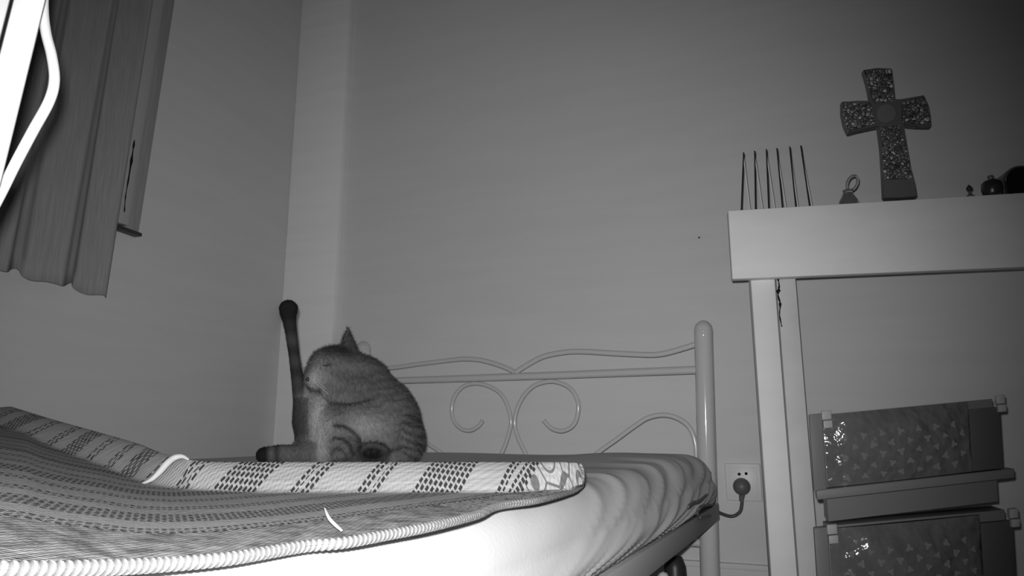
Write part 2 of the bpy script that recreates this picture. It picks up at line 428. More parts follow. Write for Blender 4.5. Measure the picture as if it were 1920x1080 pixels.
def m_mat():
    t = NT('woven_straw', .6, .75, .2)
    uv = t.add('ShaderNodeUVMap'); uv.uv_map = 'UVMap'; s = t.add('ShaderNodeSeparateXYZ'); t.l.new(uv.outputs[0], s.inputs[0])
    T, S = s.outputs[0], s.outputs[1]
    q = .0495
    v = t.math('DIVIDE', t.math('SUBTRACT', T, TE), q)
    idx = t.math('ROUND', v)
    dist = t.math('MULTIPLY', t.math('ABSOLUTE', t.math('SUBTRACT', v, idx)), q)
    m3 = t.math('ABSOLUTE', t.math('SUBTRACT', t.math('FRACT', t.math('ADD', t.math('DIVIDE', idx, 3), .5)), .5))
    wide = t.math('LESS_THAN', m3, .1)
    hw = t.mix(wide, .0080, .0175)
    band = t.math('LESS_THAN', dist, hw)
    # light line down the middle of the narrow bands
    split = t.math('MULTIPLY', t.math('LESS_THAN', dist, .0016), t.math('SUBTRACT', 1, wide))
    a = t.math('SINE', t.math('MULTIPLY', T, 2 * PI / .0042))
    b = t.math('SINE', t.math('MULTIPLY', S, 2 * PI / .0062))
    tc = t.math('DIVIDE', T, .0040); col_i = t.math('FLOOR', tc)
    d1 = t.math('LESS_THAN', t.math('FRACT', tc), .66)
    d2 = t.math('LESS_THAN', t.math('FRACT', t.math('ADD', t.math('DIVIDE', S, .0042), t.math('MULTIPLY', col_i, .5))), .68)
    dash = t.math('MULTIPLY', d1, d2)
    dark = t.math('MULTIPLY', t.math('MULTIPLY', band, dash), t.math('SUBTRACT', 1, split))
    along = t.math('ADD', t.math('MULTIPLY', T, math.cos(SD)), t.math('MULTIPLY', S, math.sin(SD)))
    deep = t.math('SUBTRACT', t.math('MULTIPLY', S, math.cos(SD)), t.math('MULTIPLY', T, math.sin(SD)))
    cx = t.add('ShaderNodeCombineXYZ'); t.l.new(t.math('MULTIPLY', along, 22), cx.inputs[0]); t.l.new(t.math('MULTIPLY', deep, 700), cx.inputs[1])
    st = t.noise(cx.outputs[0], 1.0, 3)
    base = t.ramp(st, [(.3, .30), (.7, .42)])
    cx2 = t.add('ShaderNodeCombineXYZ'); t.l.new(T, cx2.inputs[0]); t.l.new(S, cx2.inputs[1])
    # embroidered border beyond the last band
    vor = t.add('ShaderNodeTexVoronoi'); vor.inputs['Scale'].default_value = 50; vor.inputs['Randomness'].default_value = .55; t.l.new(cx2.outputs[0], vor.inputs['Vector'])
    vore = t.add('ShaderNodeTexVoronoi', feature='DISTANCE_TO_EDGE'); vore.inputs['Scale'].default_value = 50; vore.inputs['Randomness'].default_value = .55; t.l.new(cx2.outputs[0], vore.inputs['Vector'])
    ring = t.math('MULTIPLY', t.math('GREATER_THAN', vor.outputs['Distance'], .36), t.math('LESS_THAN', vor.outputs['Distance'], .42))
    core = t.math('LESS_THAN', vor.outputs['Distance'], .10)
    net = t.math('LESS_THAN', vore.outputs[0], .03)
    ink = t.math('MAXIMUM', t.math('MAXIMUM', ring, core), net)
    n2 = t.noise(cx2.outputs[0], 500, 2)
    lace = t.mix(ink, t.ramp(n2, [(.3, .30), (.7, .42)]), .13)
    # bright diagonal stitching at the very end
    hs = t.math('SINE', t.math('MULTIPLY', t.math('ADD', T, t.math('MULTIPLY', S, -.6)), 2 * PI / .0042))
    stitch = t.mix(t.math('GREATER_THAN', hs, 0), .22, .52)
    endm = t.math('GREATER_THAN', T, TB + .037)
    mott = t.ramp(t.noise(cx2.outputs[0], 70, 5, .7), [(.38, .12), (.62, .38)])
    lace2 = t.mix(t.math('GREATER_THAN', S, S0), mott, t.mix(endm, lace, stitch))
    isb = t.math('GREATER_THAN', T, TB)
    seam = t.math('LESS_THAN', t.math('ABSOLUTE', t.math('SUBTRACT', T, TB - .001)), .0010)
    seamd = t.math('MULTIPLY', seam, t.math('GREATER_THAN', t.math('SINE', t.math('MULTIPLY', S, 2 * PI / .006)), 0))
    field = t.mix(t.math('MAXIMUM', dark, seamd), base, .04)
    t.col(t.mix(isb, field, lace2))
    t.bump(t.math('ADD', st, t.math('MULTIPLY', a, t.math('MULTIPLY', b, .4))), .45, .0012)
    return t.m
x_, d_, _ = plan(Q(842, 867, .66)); _b = plan(Q(815, 924, .62))
KF = .42
TE = tcoord(_b[0], _b[1])[0]                           # centre line of the widest band
TB = TE + .0590
_c = plan(QH(880, 955, -.0575)); S0 = tcoord(_c[0], _c[1])[1]
M_MAT = m_mat()
t = NT('straw_binding', .27, .7, .2); M_ROPE = t.m
t = NT('straw_binding_groove_shade', .13, .7, .2); M_ROPESHADE = t.m
t = NT('folded_straw_lit', .45, .7, .2); M_FOLDLIT = t.m
def mat():
    e = thing('woven_mat', 'woven straw mat with dark hatched stripes and corded edge, spread on the bed', 'mat', Q(600, 980, .5))
    bm = bmesh.new(); uvl = bm.loops.layers.uv.new('UVMap')
    xs = [-120 + (1092 + 120) * i / 300 for i in range(301)]
    NF, NG = 40, 14
    cols = []
    for x in xs:
        h = interp(x, HP); ry = interp(x, ROPE)
        R0 = QH(x, ry, h)
        by = interp(x, [(a, b) for a, b, c in BASE]); bd = interp(x, [(a, c) for a, b, c in BASE])
        B0 = Q(x, by, bd)
        ty = interp(x, [(a, b) for a, b, c in RIDGE]); td = interp(x, [(a, c) for a, b, c in RIDGE])
        T0 = Q(x, ty, td)
        c = []
        for k in range(NF): 
            f = k / NF; p = R0.lerp(B0, f)
            px_, pd_, _h = plan(p)
            wv = .0011 * noise.noise(Vector((px_ * 9, pd_ * 14, 1))) * math.sin(PI * f)
            c.append((p + UP * wv, px_, pd_))
        bx, bdp, _h = plan(B0); L = 0; prev = B0
        for k in range(NG + 1):
            f = k / NG; p = B0.lerp(T0, f); p.z = B0.z + (T0.z - B0.z) * (math.sin(f * PI / 2) * .55 + f * .45)
            L += (p - prev).length; prev = p
            px_, pd_, _h = plan(p)
            c.append((p, px_, bdp + L * (KF + .22 * (1 - smoothst(200, 400, x)))))
        # over the top and down behind
        lastu = c[-1]
        down = T0.z - (ZM + .003)
        for (dd, dz) in ((.006, .001), (.012, .30), (.016, .75), (.017, 1.0)):
            p = T0 + FW * dd; p.z = T0.z - down * dz
            if dz < .01: p.z = T0.z - .001
            c.append((p, lastu[1], lastu[2] + dd + down * dz))
        cols.append(c)
    # relax
    n, m = len(cols), len(cols[0])
    G = [[cols[i][j][0].copy() for j in range(m)] for i in range(n)]
    for it in range(2):
        G2 = [[g.copy() for g in r] for r in G]
        for i in range(1, n - 1):
            for j in range(1, m - 5):
                G2[i][j] = G[i][j] * .5 + (G[i - 1][j] + G[i + 1][j] + G[i][j - 1] + G[i][j + 1]) * .125
        G = G2
    V = [[bm.verts.new(G[i][j]) for j in range(m)] for i in range(n)]
    for i in range(n - 1):
        for j in range(m - 1):
            f = bm.faces.new((V[i][j], V[i + 1][j], V[i + 1][j + 1], V[i][j + 1]))
            for lp, (a, b) in zip(f.loops, ((i, j), (i + 1, j), (i + 1, j + 1), (i, j + 1))):
                lp[uvl].uv = tcoord(cols[a][b][1], cols[a][b][2])
    bmesh.ops.remove_doubles(bm, verts=bm.verts[:], dist=1e-6)
    o = link('woven_panel', mesh(bm, angle=180), M_MAT, e)
    # corded binding along the near edge and round the right end
    pts = [QH(x, y, interp(x, HP) - .0006) for x, y in ROPE]
    end = [Q(1093, 900, .668), Q(1093, 884, .672), Q(1088, 870, .675)]
    path = catmull(pts + end, 90)
    bm = bmesh.new(); tube(bm, path, lambda f: .0028 * (1 - smoothst(.55, .95, f) * .5), 14, rf=lambda L, a: 1 + .10 * math.cos(L * 2 * PI / .0033 + a))
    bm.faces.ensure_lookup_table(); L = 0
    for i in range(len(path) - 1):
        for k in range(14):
            if math.cos(L * 2 * PI / .0033 + 2 * PI * k / 14) < -.35: bm.faces[i * 14 + k].material_index = 1  # shade between the cord's twists, put into the colour
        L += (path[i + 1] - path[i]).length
    o = link('corded_binding', mesh(bm, angle=180), M_ROPE, e); o.data.materials.append(M_ROPESHADE)
    # crease lip where the raised half ends, its lit edge put into paler colour
    pts = [(266, 907, .655), (284, 899, .655), (300, 884, .66), (314, 868, .665), (328, 858, .67), (342, 856, .67), (354, 862, .668)]
    bm = bmesh.new(); tube(bm, catmull([Q(*p) for p in pts], 8), lambda f: .0008 + .0024 * math.sin(PI * f), 10)
    link('crease_lip', mesh(bm), M_FOLDLIT, e)
mat()
# white sliver on the mat
bm = bmesh.new()
p0 = QH(640, 1000, -.0565); p1 = Q(609, 953, plan(p0)[1] + .045); pm = p0.lerp(p1, .5) - RT * .0016 + UP * .0005
tube(bm, catmull([p0 + UP * .0015, pm, p1], 10), lambda f: .0010 * (.4 + .6 * math.sin(PI * min(1, f + .08))), 8)
setp(link('straw_splinter', mesh(bm), M_WHITE), 'short white curved splinter lying on the striped mat', 'splinter')

# ---------------------------------------------------------------- socket, plug, cable
def socket():
    pl = Vector((0, YW, 0)); n = Vector((0, 1, 0))
    a = QP(1359, 868, pl, n); b = QP(1430, 940, pl, n)
    e = thing('wall_socket', 'square pale wall socket between the bed post and the white table leg', 'socket', Vector(((a.x + b.x) / 2, YW, b.z)))
    w_, h_ = b.x - a.x, a.z - b.z
    bm = bmesh.new(); hbox(bm, Vector((a.x, YW - .009, b.z)), Vector((w_, 0, 0)), Vector((0, .0095, 0)), Vector((0, 0, h_))); bev(bm, .0025)
    link('face_plate', mesh(bm), M_SOCK, e)
    bm = bmesh.new(); hbox(bm, Vector((a.x + w_ * .1, YW - .0105, b.z + h_ * .1)), Vector((w_ * .8, 0, 0)), Vector((0, .002, 0)), Vector((0, 0, h_ * .8))); bev(bm, .0006)
    link('inner_plate', mesh(bm), M_SOCK, e)
    for (x, y) in ((1386, 889), (1399, 888)):
        c = QP(x, y, Vector((0, YW - .0108, 0)), n); bm = bmesh.new()
        lathe(bm, c, [(.0032, 0), (.0032, .001), (.001, .0011)], 16, (Vector((1, 0, 0)), UP, Vector((0, -1, 0)))); link('pin_hole', mesh(bm), M_BLACK, e)
    c = QP(1391, 912, Vector((0, YW - .012, 0)), n)
    p = thing('power_plug', 'dark round plug pushed into the wall socket, with its cable', 'plug', c)
    bm = bmesh.new(); lathe(bm, c, [(.018, 0), (.0185, .006), (.017, .016), (.012, .024), (.004, .027)], 24, (Vector((1, 0, 0)), UP, Vector((0, -1, 0))))
    link('plug_body', mesh(bm), M_PLUG, p)
    yo = YW - .022
    def W(x, y, off=.022): return QP(x, y, Vector((0, YW - off, 0)), n)
    bm = bmesh.new(); tube(bm, [W(1391, 915), W(1391.5, 925), W(1390, 940)], lambda f: .0095 - .005 * f, 12); link('strain_relief', mesh(bm), M_PLUG, p)
    pts = [W(1391, 930), W(1391, 945), W(1387, 960), W(1373, 968), W(1355, 964, .03), W(1338, 955, .05)]
    pts += [HB(1327, 948, .04), HB(1318, 941, .045), HB(1306, 938, .03)]
    bm = bmesh.new(); tube(bm, catmull(pts, 8), .0036, 10); link('cable', mesh(bm), M_CABLE, p)
    # twisted loop of the cord round the post foot
    bm = bmesh.new()
    sd = P1 - EW * .042
    def SP(x, y): return QP(x, y, sd, EW)
    lp = [SP(1290, 950), SP(1300, 942), SP(1312, 938), HB(1334, 922, .04), HB(1340, 930, .04), HB(1338, 945, .045), SP(1318, 948), SP(1308, 958), SP(1310, 968), SP(1318, 971), HB(1335, 966, .045), HB(1340, 955, .04)]
    tube(bm, catmull(lp, 8), .0022, 8); setp(link('cord_loop', mesh(bm), M_CABLE), 'thin dark cord looped round the bed post beside the mattress corner', 'cord')
socket()

# ---------------------------------------------------------------- dark thing under the bed
def pot():
    c = Q(1266, 1075, 1.44); b = Vector((c.x, c.y, 0)); zt = Q(1270, 1041, 1.44).z
    e = thing('dark_canister', 'dark rounded canister standing under the bed rail', 'canister', b)
    bm = bmesh.new(); lathe(bm, b, [(.026, 0), (.028, .02), (.028, zt - .07), (.022, zt - .04), (.021, zt - .02), (.015, zt - .003), (.002, zt)], 28)
    link('body', mesh(bm, angle=60), M_DARK, e)
    c2 = Q(1243, 1078, 1.40); b2 = Vector((c2.x, c2.y, 0)); zt2 = Q(1243, 1072, 1.40).z
    bm = bmesh.new(); lathe(bm, b2, [(.010, 0), (.012, .01), (.012, zt2 - .01), (.008, zt2 - .002), (.001, zt2)], 20)
    setp(link('pale_tube', mesh(bm, angle=60), M_SOCK), 'small pale tube top beside the dark canister under the bed', 'tube')
pot()

# ---------------------------------------------------------------- side table
TD = 1.25
TY = math.radians(12)
TX = (RT * math.cos(TY) - FW * math.sin(TY)); TB_ = (FW * math.cos(TY) + RT * math.sin(TY))   # along and away
T0 = Q(1365, 395, TD)
def TP(px, py, off=0): return QP(px, py, T0 + TB_ * off, TB_)
TZ = T0.z
def table():
    e = thing('side_table', 'pale painted table or ledge with a deep apron, along the back wall at right', 'table', Vector((T0.x, T0.y, 0)))
    hb = T0.z - TP(1378, 523).z
    bm = bmesh.new(); p = Vector((T0.x, T0.y, TZ - hb)); hbox(bm, p, TX * .75, TB_ * .022, UP * (hb - .0)); bev(bm, .0018)
    link('apron', mesh(bm), M_TABLE, e)
    bm = bmesh.new(); hbox(bm, Vector((T0.x, T0.y, TZ - .016)) + TB_ * .023 + TX * .02, TX * .73, TB_ * .115, UP * .0155); bev(bm, .001); link('tabletop', mesh(bm), M_TABLE, e)
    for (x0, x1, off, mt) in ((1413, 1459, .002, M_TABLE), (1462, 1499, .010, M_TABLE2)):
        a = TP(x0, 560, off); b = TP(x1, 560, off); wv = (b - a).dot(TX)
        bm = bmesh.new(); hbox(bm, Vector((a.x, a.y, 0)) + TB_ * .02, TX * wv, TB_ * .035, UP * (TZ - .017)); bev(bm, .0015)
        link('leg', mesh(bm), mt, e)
    bm = bmesh.new(); pts = [TP(x, y, .0195) for x, y in ((1458, 519), (1461, 535), (1459, 552), (1463, 570), (1462, 590), (1466, 612))]
    blob_line(bm, catmull(pts, 5), .0006, .0042, TB_ * .002, TX, 4.0)
    link('crack', mesh(bm), M_BLACK, e)
table()

def wire_rack():
    o0 = TP(1450, 386, .04)
    e = thing('wire_rack', 'small wire rack of six upright prongs on the left end of the table', 'rack', Vector((o0.x, o0.y, TZ)))
    data = [((1389, 391), (1394, 288), 1407), ((1416, 389), (1415, 285), 1431), ((1441, 388), (1437, 282), 1454), ((1467, 386), (1457, 280), 1475), ((1492, 384), (1481, 277), 1497), ((1518, 382), (1502, 275), 1524)]
    for (b, t_, bx) in data:
        A = TP(*b, .03); A.z = TZ; T = TP(*t_, .03); C = TP(bx, b[1], .075); C.z = TZ
        bm = bmesh.new(); tube(bm, catmull([A, A.lerp(T, .5), T - UP * .003, T], 4), .0013, 8)
        pr = link('prong', mesh(bm), M_WIRE, e)
        bm = bmesh.new(); tube(bm, [T - UP * .006 + TB_ * .002, C], .0011, 8)
        link('back_strut', mesh(bm), M_WIREB, pr, label='pale wire strut')
    for off in (.03, .075):
        a = TP(1385 if off < .05 else 1403, 390, off); b = TP(1522, 383, off); a.z = b.z = TZ + .0015
        bm = bmesh.new(); tube(bm, [a, b], .0013, 8); link('base_wire', mesh(bm), M_WIRE, e)
wire_rack()

def figurine():
    c = TP(1591, 377, .03); b = Vector((c.x, c.y, TZ)); s = 1.3 / 1300
    e = thing('glass_ornament', 'small clear glass ornament with a looped top, left of the cross', 'ornament', b)
    bm = bmesh.new(); lathe(bm, b, [(15 * s, 0), (17.5 * s, 5 * s), (16 * s, 14 * s), (11 * s, 23 * s), (8 * s, 29 * s), (9 * s, 34 * s), (1 * s, 38 * s)], 24)
    link('base', mesh(bm, angle=60), M_GLASS, e)
    cc = TP(1598, 343, .03); pts = []
    for k in range(25):
        a = 2 * PI * k / 24 + .3; pts.append(cc + TX * (9 * s * math.cos(a) + 4 * s * math.sin(a)) + UP * (14 * s * math.sin(a)))
    bm = bmesh.new(); tube(bm, pts, 2.4 * s, 10); link('loop', mesh(bm), M_GLASS, e)
figurine()

def cross():
    off = .05
    c = TP(1690, 370, off); b = Vector((c.x, c.y, TZ))
    e = thing('standing_cross', 'grey pebble-mosaic cross with flared arms standing on the table', 'cross', b)
    out = [(1618, 131), (1645, 127), (1672, 128), (1675, 155), (1677, 187), (1690, 187), (1712, 182), (1733, 178), (1740, 195), (1744, 215), (1746, 236), (1720, 235), (1692, 231), (1700, 270), (1708, 315), (1716, 345), (1720, 368), (1690, 370), (1657, 371), (1655, 320), (1652, 275), (1648, 234), (1620, 241), (1590, 249), (1583, 235), (1578, 212), (1578, 190), (1605, 189), (1634, 190), (1628, 165)]
    def pts(poly, o_): return [TP(x, y, o_) for x, y in poly]
    cx, cy = 1662, 212
    def prism(poly, o0, o1, bw=.0):
        bm = bmesh.new(); A = [bm.verts.new(p) for p in pts(poly, o1)]
        # back outline is the front one moved straight back
        Bv = [bm.verts.new(v.co + TB_ * (o0 - o1)) for v in A]
        bm.faces.new(A); bm.faces.new(Bv)
        for i in range(len(A)): bm.faces.new((A[i], A[(i + 1) % len(A)], Bv[(i + 1) % len(A)], Bv[i]))
        if bw: bev(bm, bw, 1)
        return mesh(bm, angle=30)
    link('backing', prism(out, off + .014, off, .0012), M_CROSS, e)
    def inset(poly, f):
        mx = sum(p[0] for p in poly) / len(poly); my = sum(p[1] for p in poly) / len(poly)
        return [(mx + (x - mx) * f, my + (y - my) * f) for x, y in poly]
    arms = [[(1618, 131), (1645, 127), (1672, 128), (1675, 155), (1677, 190), (1640, 194), (1628, 165)],
            [(1690, 190), (1712, 184), (1733, 180), (1740, 197), (1744, 217), (1745, 234), (1720, 233), (1690, 230)],
            [(1650, 236), (1690, 233), (1700, 272), (1708, 310), (1712, 336), (1656, 338), (1653, 275)],
            [(1634, 192), (1605, 191), (1580, 191), (1579, 212), (1584, 235), (1591, 247), (1618, 239), (1642, 232)]]
    for a in arms: link('pebble_inlay', prism(inset(a, .96), off, off - .004, .0008), M_PEB, e)
    cm = [(cx + 19 * math.cos(k * PI / 8), cy + 18 * math.sin(k * PI / 8)) for k in range(16)]
    link('centre_medallion', prism(cm, off, off - .005, .001), M_CROSSC, e)
    a = TP(1645, 372, off - .012); q = TP(1742, 368, off - .012)
    bm = bmesh.new(); hbox(bm, Vector((a.x, a.y, TZ)), TX * (q - a).dot(TX), TB_ * .05, UP * .004); bev(bm, .001); link('base_plate', mesh(bm), M_DARK, e)
cross()

def small_things():
    s = 1.2 / 1300
    def base(px, off): c = TP(px, 366, off * .25); return Vector((c.x, c.y, TZ))
    b = base(1819, .03); e = thing('tiny_ornament', 'tiny dark bead on a clear foot, on the table right of the cross', 'ornament', b)
    bm = bmesh.new(); lathe(bm, b, [(7 * s, 0), (7.5 * s, 2 * s), (3 * s, 6 * s), (2 * s, 13 * s), (.5 * s, 14 * s)], 20); link('foot', mesh(bm), M_GLASS, e)
    bm = bmesh.new(); lathe(bm, b + UP * 12 * s, [(1 * s, 0), (5 * s, 3 * s), (5.5 * s, 6 * s), (3 * s, 10 * s), (.5 * s, 13 * s)], 16); link('bead', mesh(bm, angle=70), M_DARK, e)
    b = base(1862, .035); e = thing('dark_jar', 'squat dark jar with a knobbed lid, between the tiny bead and the arched case', 'jar', b)
    bm = bmesh.new(); lathe(bm, b, [(14 * s, 0), (16 * s, 3 * s), (18 * s, 14 * s), (17 * s, 25 * s), (12 * s, 30 * s), (1 * s, 31 * s)], 28); link('body', mesh(bm, angle=60), M_DARKJ, e)
    bm = bmesh.new(); lathe(bm, b + UP * 29 * s, [(4 * s, 0), (3 * s, 4 * s), (5.5 * s, 7 * s), (5 * s, 11 * s), (.5 * s, 13 * s)], 20); link('knob', mesh(bm, angle=60), M_PLUG, e)
    b = base(1922, .03); e = thing('arched_case', 'dark arched case with a pale rim at the right end of the table', 'case', b)
    def arch(r, hh, d0, d1, mat, name):
        bm = bmesh.new(); pr = [(-r, 0)] + [(-r * math.cos(a), hh - r + r * math.sin(a)) for a in [k * PI / 16 for k in range(17)]] + [(r, 0)]
        A = [bm.verts.new(b + TX * x + UP * z + TB_ * d0) for x, z in pr]; B_ = [bm.verts.new(b + TX * x + UP * z + TB_ * d1) for x, z in pr]
        bm.faces.new(A); bm.faces.new(B_)
        for i in range(len(A)): bm.faces.new((A[i], A[(i + 1) % len(A)], B_[(i + 1) % len(A)], B_[i]))
        return link(name, mesh(bm, angle=30), mat, e)
    arch(30 * s, 58 * s, .004, .05, M_DARKJ, 'case_body'); arch(25 * s, 52 * s, -.001, .0045, M_BLACK, 'case_front')
    pr = [b + TX * (-28 * s * math.cos(a)) + UP * (28 * s + 28 * s * math.sin(a)) + TB_ * .002 for a in [k * PI / 16 for k in range(17)]]
    bm = bmesh.new(); tube(bm, pr, 1.3 * s, 8); link('rim', mesh(bm), M_PLUG, e)
t = NT('dark_glaze', .03, .3, .5); M_DARKJ = t.m
small_things()

# ---------------------------------------------------------------- stacked storage boxes at lower right
def m_panel():
    t = NT('patterned_film', .13, .12, .6)
    uv = t.add('ShaderNodeUVMap'); uv.uv_map = 'UVMap'
    n = t.noise(uv.outputs[0], 3, 3); t.col(t.ramp(n, [(.3, .115), (.7, .15)]))
    w_ = t.noise(uv.outputs[0], 3.4, 2.5); t.bump(w_, .7, .018); return t.m
M_PANEL = m_panel()
t = NT('panel_blot', .2, .35, .4); M_BLOT = t.m
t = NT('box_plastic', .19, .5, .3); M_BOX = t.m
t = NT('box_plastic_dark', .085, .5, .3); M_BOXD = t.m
t = NT('box_lip', .2, .45, .4); M_LIP = t.m
t = NT('latch_plastic', .42, .45, .4); M_LATCH = t.m
def storage(dz, shift, label):
    UL, UR = Q(1517, 777, 1.10), Q(1890, 742, 1.09); LL, LR = Q(1526, 917, 1.10), Q(1898, 876, 1.09)
    UR.z -= 0
    sh = RT * shift[0] + FW * shift[1] + UP * dz * ((UL.z - LL.z) + (UR.z - LR.z)) * .5
    ax = (UR - UL); bx_ = (LR - LL)
    nrm = ax.cross(UP).normalized()
    if nrm.dot(FW) < 0: nrm = -nrm                       # away from the camera
    nrm = (nrm + RT * .30).normalized()
    dn = (LL - UL)
    def P(u, v, w_=0): return (UL.lerp(UR, u)).lerp(LL.lerp(LR, u), v) + nrm * w_ + sh
    org = P(.5, 1.45, .1)
    e = thing('storage_box', label, 'storage box', org, group=None)
    def box(name, u0, u1, v0, v1, w0, w1, mat, bw=.001, parent=e, lab=None, uvs=False):
        bm = bmesh.new(); hexa(bm, [P(u0, v1, w0), P(u1, v1, w0), P(u1, v1, w1), P(u0, v1, w1), P(u0, v0, w0), P(u1, v0, w0), P(u1, v0, w1), P(u0, v0, w1)])
        if bw: bev(bm, bw)
        if uvs:
            L = bm.loops.layers.uv.new('UVMap'); ux = ax.normalized()
            for f in bm.faces:
                for lp in f.loops: q = lp.vert.co - UL; lp[L].uv = (q.dot(ux) * 8, q.z * 8)
        return link(name, mesh(bm), mat, parent, lab)
    STK.append([P(u, 1.47, w_) for u, w_ in ((.07, .022), (.945, .022), (.945, .085), (.07, .085))]) if dz else None
    box('body', .07, .945, .02, 1.47, .022, .085, M_BOX)
    box('front_stile', 0, .065, 0, 1.03, -.004, .014, M_BOX, .0015)
    bulge = lambda u, v: .002 - .020 * math.sin(PI * min(1, max(0, (u - .07) / .73))) ** .9 * (.35 + .65 * math.sin(PI * min(1, max(0, v)) ** .8))
    bm = bmesh.new(); L = bm.loops.layers.uv.new('UVMap'); NU, NV = 60, 24
    F_ = [[bm.verts.new(P(.07 + .73 * i / NU, .03 + .97 * j / NV, bulge(.07 + .73 * i / NU, .03 + .97 * j / NV))) for i in range(NU + 1)] for j in range(NV + 1)]
    B2_ = [[bm.verts.new(P(.07 + .73 * i / NU, .03 + .97 * j / NV, .008)) for i in range(NU + 1)] for j in range(NV + 1)]
    for j in range(NV):
        for i in range(NU):
            for G_, fl in ((F_, 0), (B2_, 1)):
                f = bm.faces.new((G_[j][i], G_[j][i + 1], G_[j + 1][i + 1], G_[j + 1][i])[::-1 if fl else 1])
                for lp in f.loops: q = lp.vert.co - UL; lp[L].uv = (q.dot(ax.normalized()) * 8, q.z * 8)
    rim = [(0, i) for i in range(NU)] + [(j, NU) for j in range(NV)] + [(NV, NU - i) for i in range(NU)] + [(NV - j, 0) for j in range(NV)]
    for k in range(len(rim)):
        (a0, a1), (b0, b1) = rim[k], rim[(k + 1) % len(rim)]
        bm.faces.new((F_[a0][a1], F_[b0][b1], B2_[b0][b1], B2_[a0][a1]))
    d = link('front_panel', mesh(bm, angle=60), M_PANEL, e, 'glossy dark film panel with pale blots')
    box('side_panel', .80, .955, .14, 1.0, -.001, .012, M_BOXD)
    box('bottom_lip', 0.01, 1.0, 1.01, 1.14, -.010, .02, M_LIP, .002, lab='pale bottom lip')
    for (u0, v0, w_) in ((.062, -.03, .048), (.935, -.02, .042)):
        g = box('latch', u0, u0 + w_, v0, v0 + .125, -.008, .004, M_LATCH, .0012, lab='pale latch')
        box('latch_tab', u0 + .004, u0 + w_ + .002, v0 + .135, v0 + .24, -.010, .003, M_LATCH, .0012, parent=g)
    # blots printed on the film: small three-lobed leaves
    rnd = random.Random(3 + int(dz * 10)); k = 0
    for r_ in range(5):
        for c_ in range(7):
            u = .17 + c_ * .09 + (.045 if r_ % 2 else 0); v = .36 + r_ * .135 - .02 * c_ * .3
            if u > .78 or v > .95: continue
            cpt = P(u, v, bulge(u, v) - .0008); ang = rnd.uniform(0, 6.28); s = .0062 * rnd.uniform(.8, 1.1)
            ux = ax.normalized(); bm = bmesh.new(); vs = []
            for q in range(18):
                a = 2 * PI * q / 18; rr = s * (.72 + .28 * math.cos(3 * a))
                vs.append(bm.verts.new(cpt + ux * (rr * math.cos(a + ang)) + UP * (rr * math.sin(a + ang))))
            f = bm.faces.new(vs); ex = bmesh.ops.extrude_face_region(bm, geom=[f])
            bmesh.ops.translate(bm, verts=[g for g in ex['geom'] if isinstance(g, bmesh.types.BMVert)], vec=nrm * .0006)
            yield_list.append((bm, d)); k += 1
    return e
yield_list = []
STK = []
def finish_blots():
    by = {}
    for bm, d in yield_list: by.setdefault(d.name, (d, []))[1].append(bm)
    for nme, (d, L) in by.items():
        tot = bmesh.new()
        for b in L:
            me = bpy.data.meshes.new('tmp'); b.to_mesh(me); b.free(); tot.from_mesh(me); bpy.data.meshes.remove(me)
        bmesh.ops.recalc_face_normals(tot, faces=tot.faces[:])
        me = bpy.data.meshes.new('blots'); tot.to_mesh(me); tot.free()
        o = bpy.data.objects.new('blot_print', me); COL.objects.link(o); me.materials.append(M_BLOT)
        o.parent = d; o.matrix_parent_inverse = d.matrix_parent_inverse.copy() @ Matrix.Identity(4); o.matrix_parent_inverse = Matrix.Identity(4)
storage(0, (0, 0), 'dark storage box with blotched glossy front, upper one of the stack at right')
storage(-1.52, (-.012, -.012), 'dark storage box with blotched front, lower of the two stacked at right')
finish_blots()

bm = bmesh.new(); top = [p - UP * .001 for p in STK[0]]
hexa(bm, [Vector((p.x, p.y, 0)) for p in top] + top); bev(bm, .002)
setp(link('plinth', mesh(bm), M_BOX), 'dark plinth on the floor carrying the two stacked storage boxes', 'plinth')

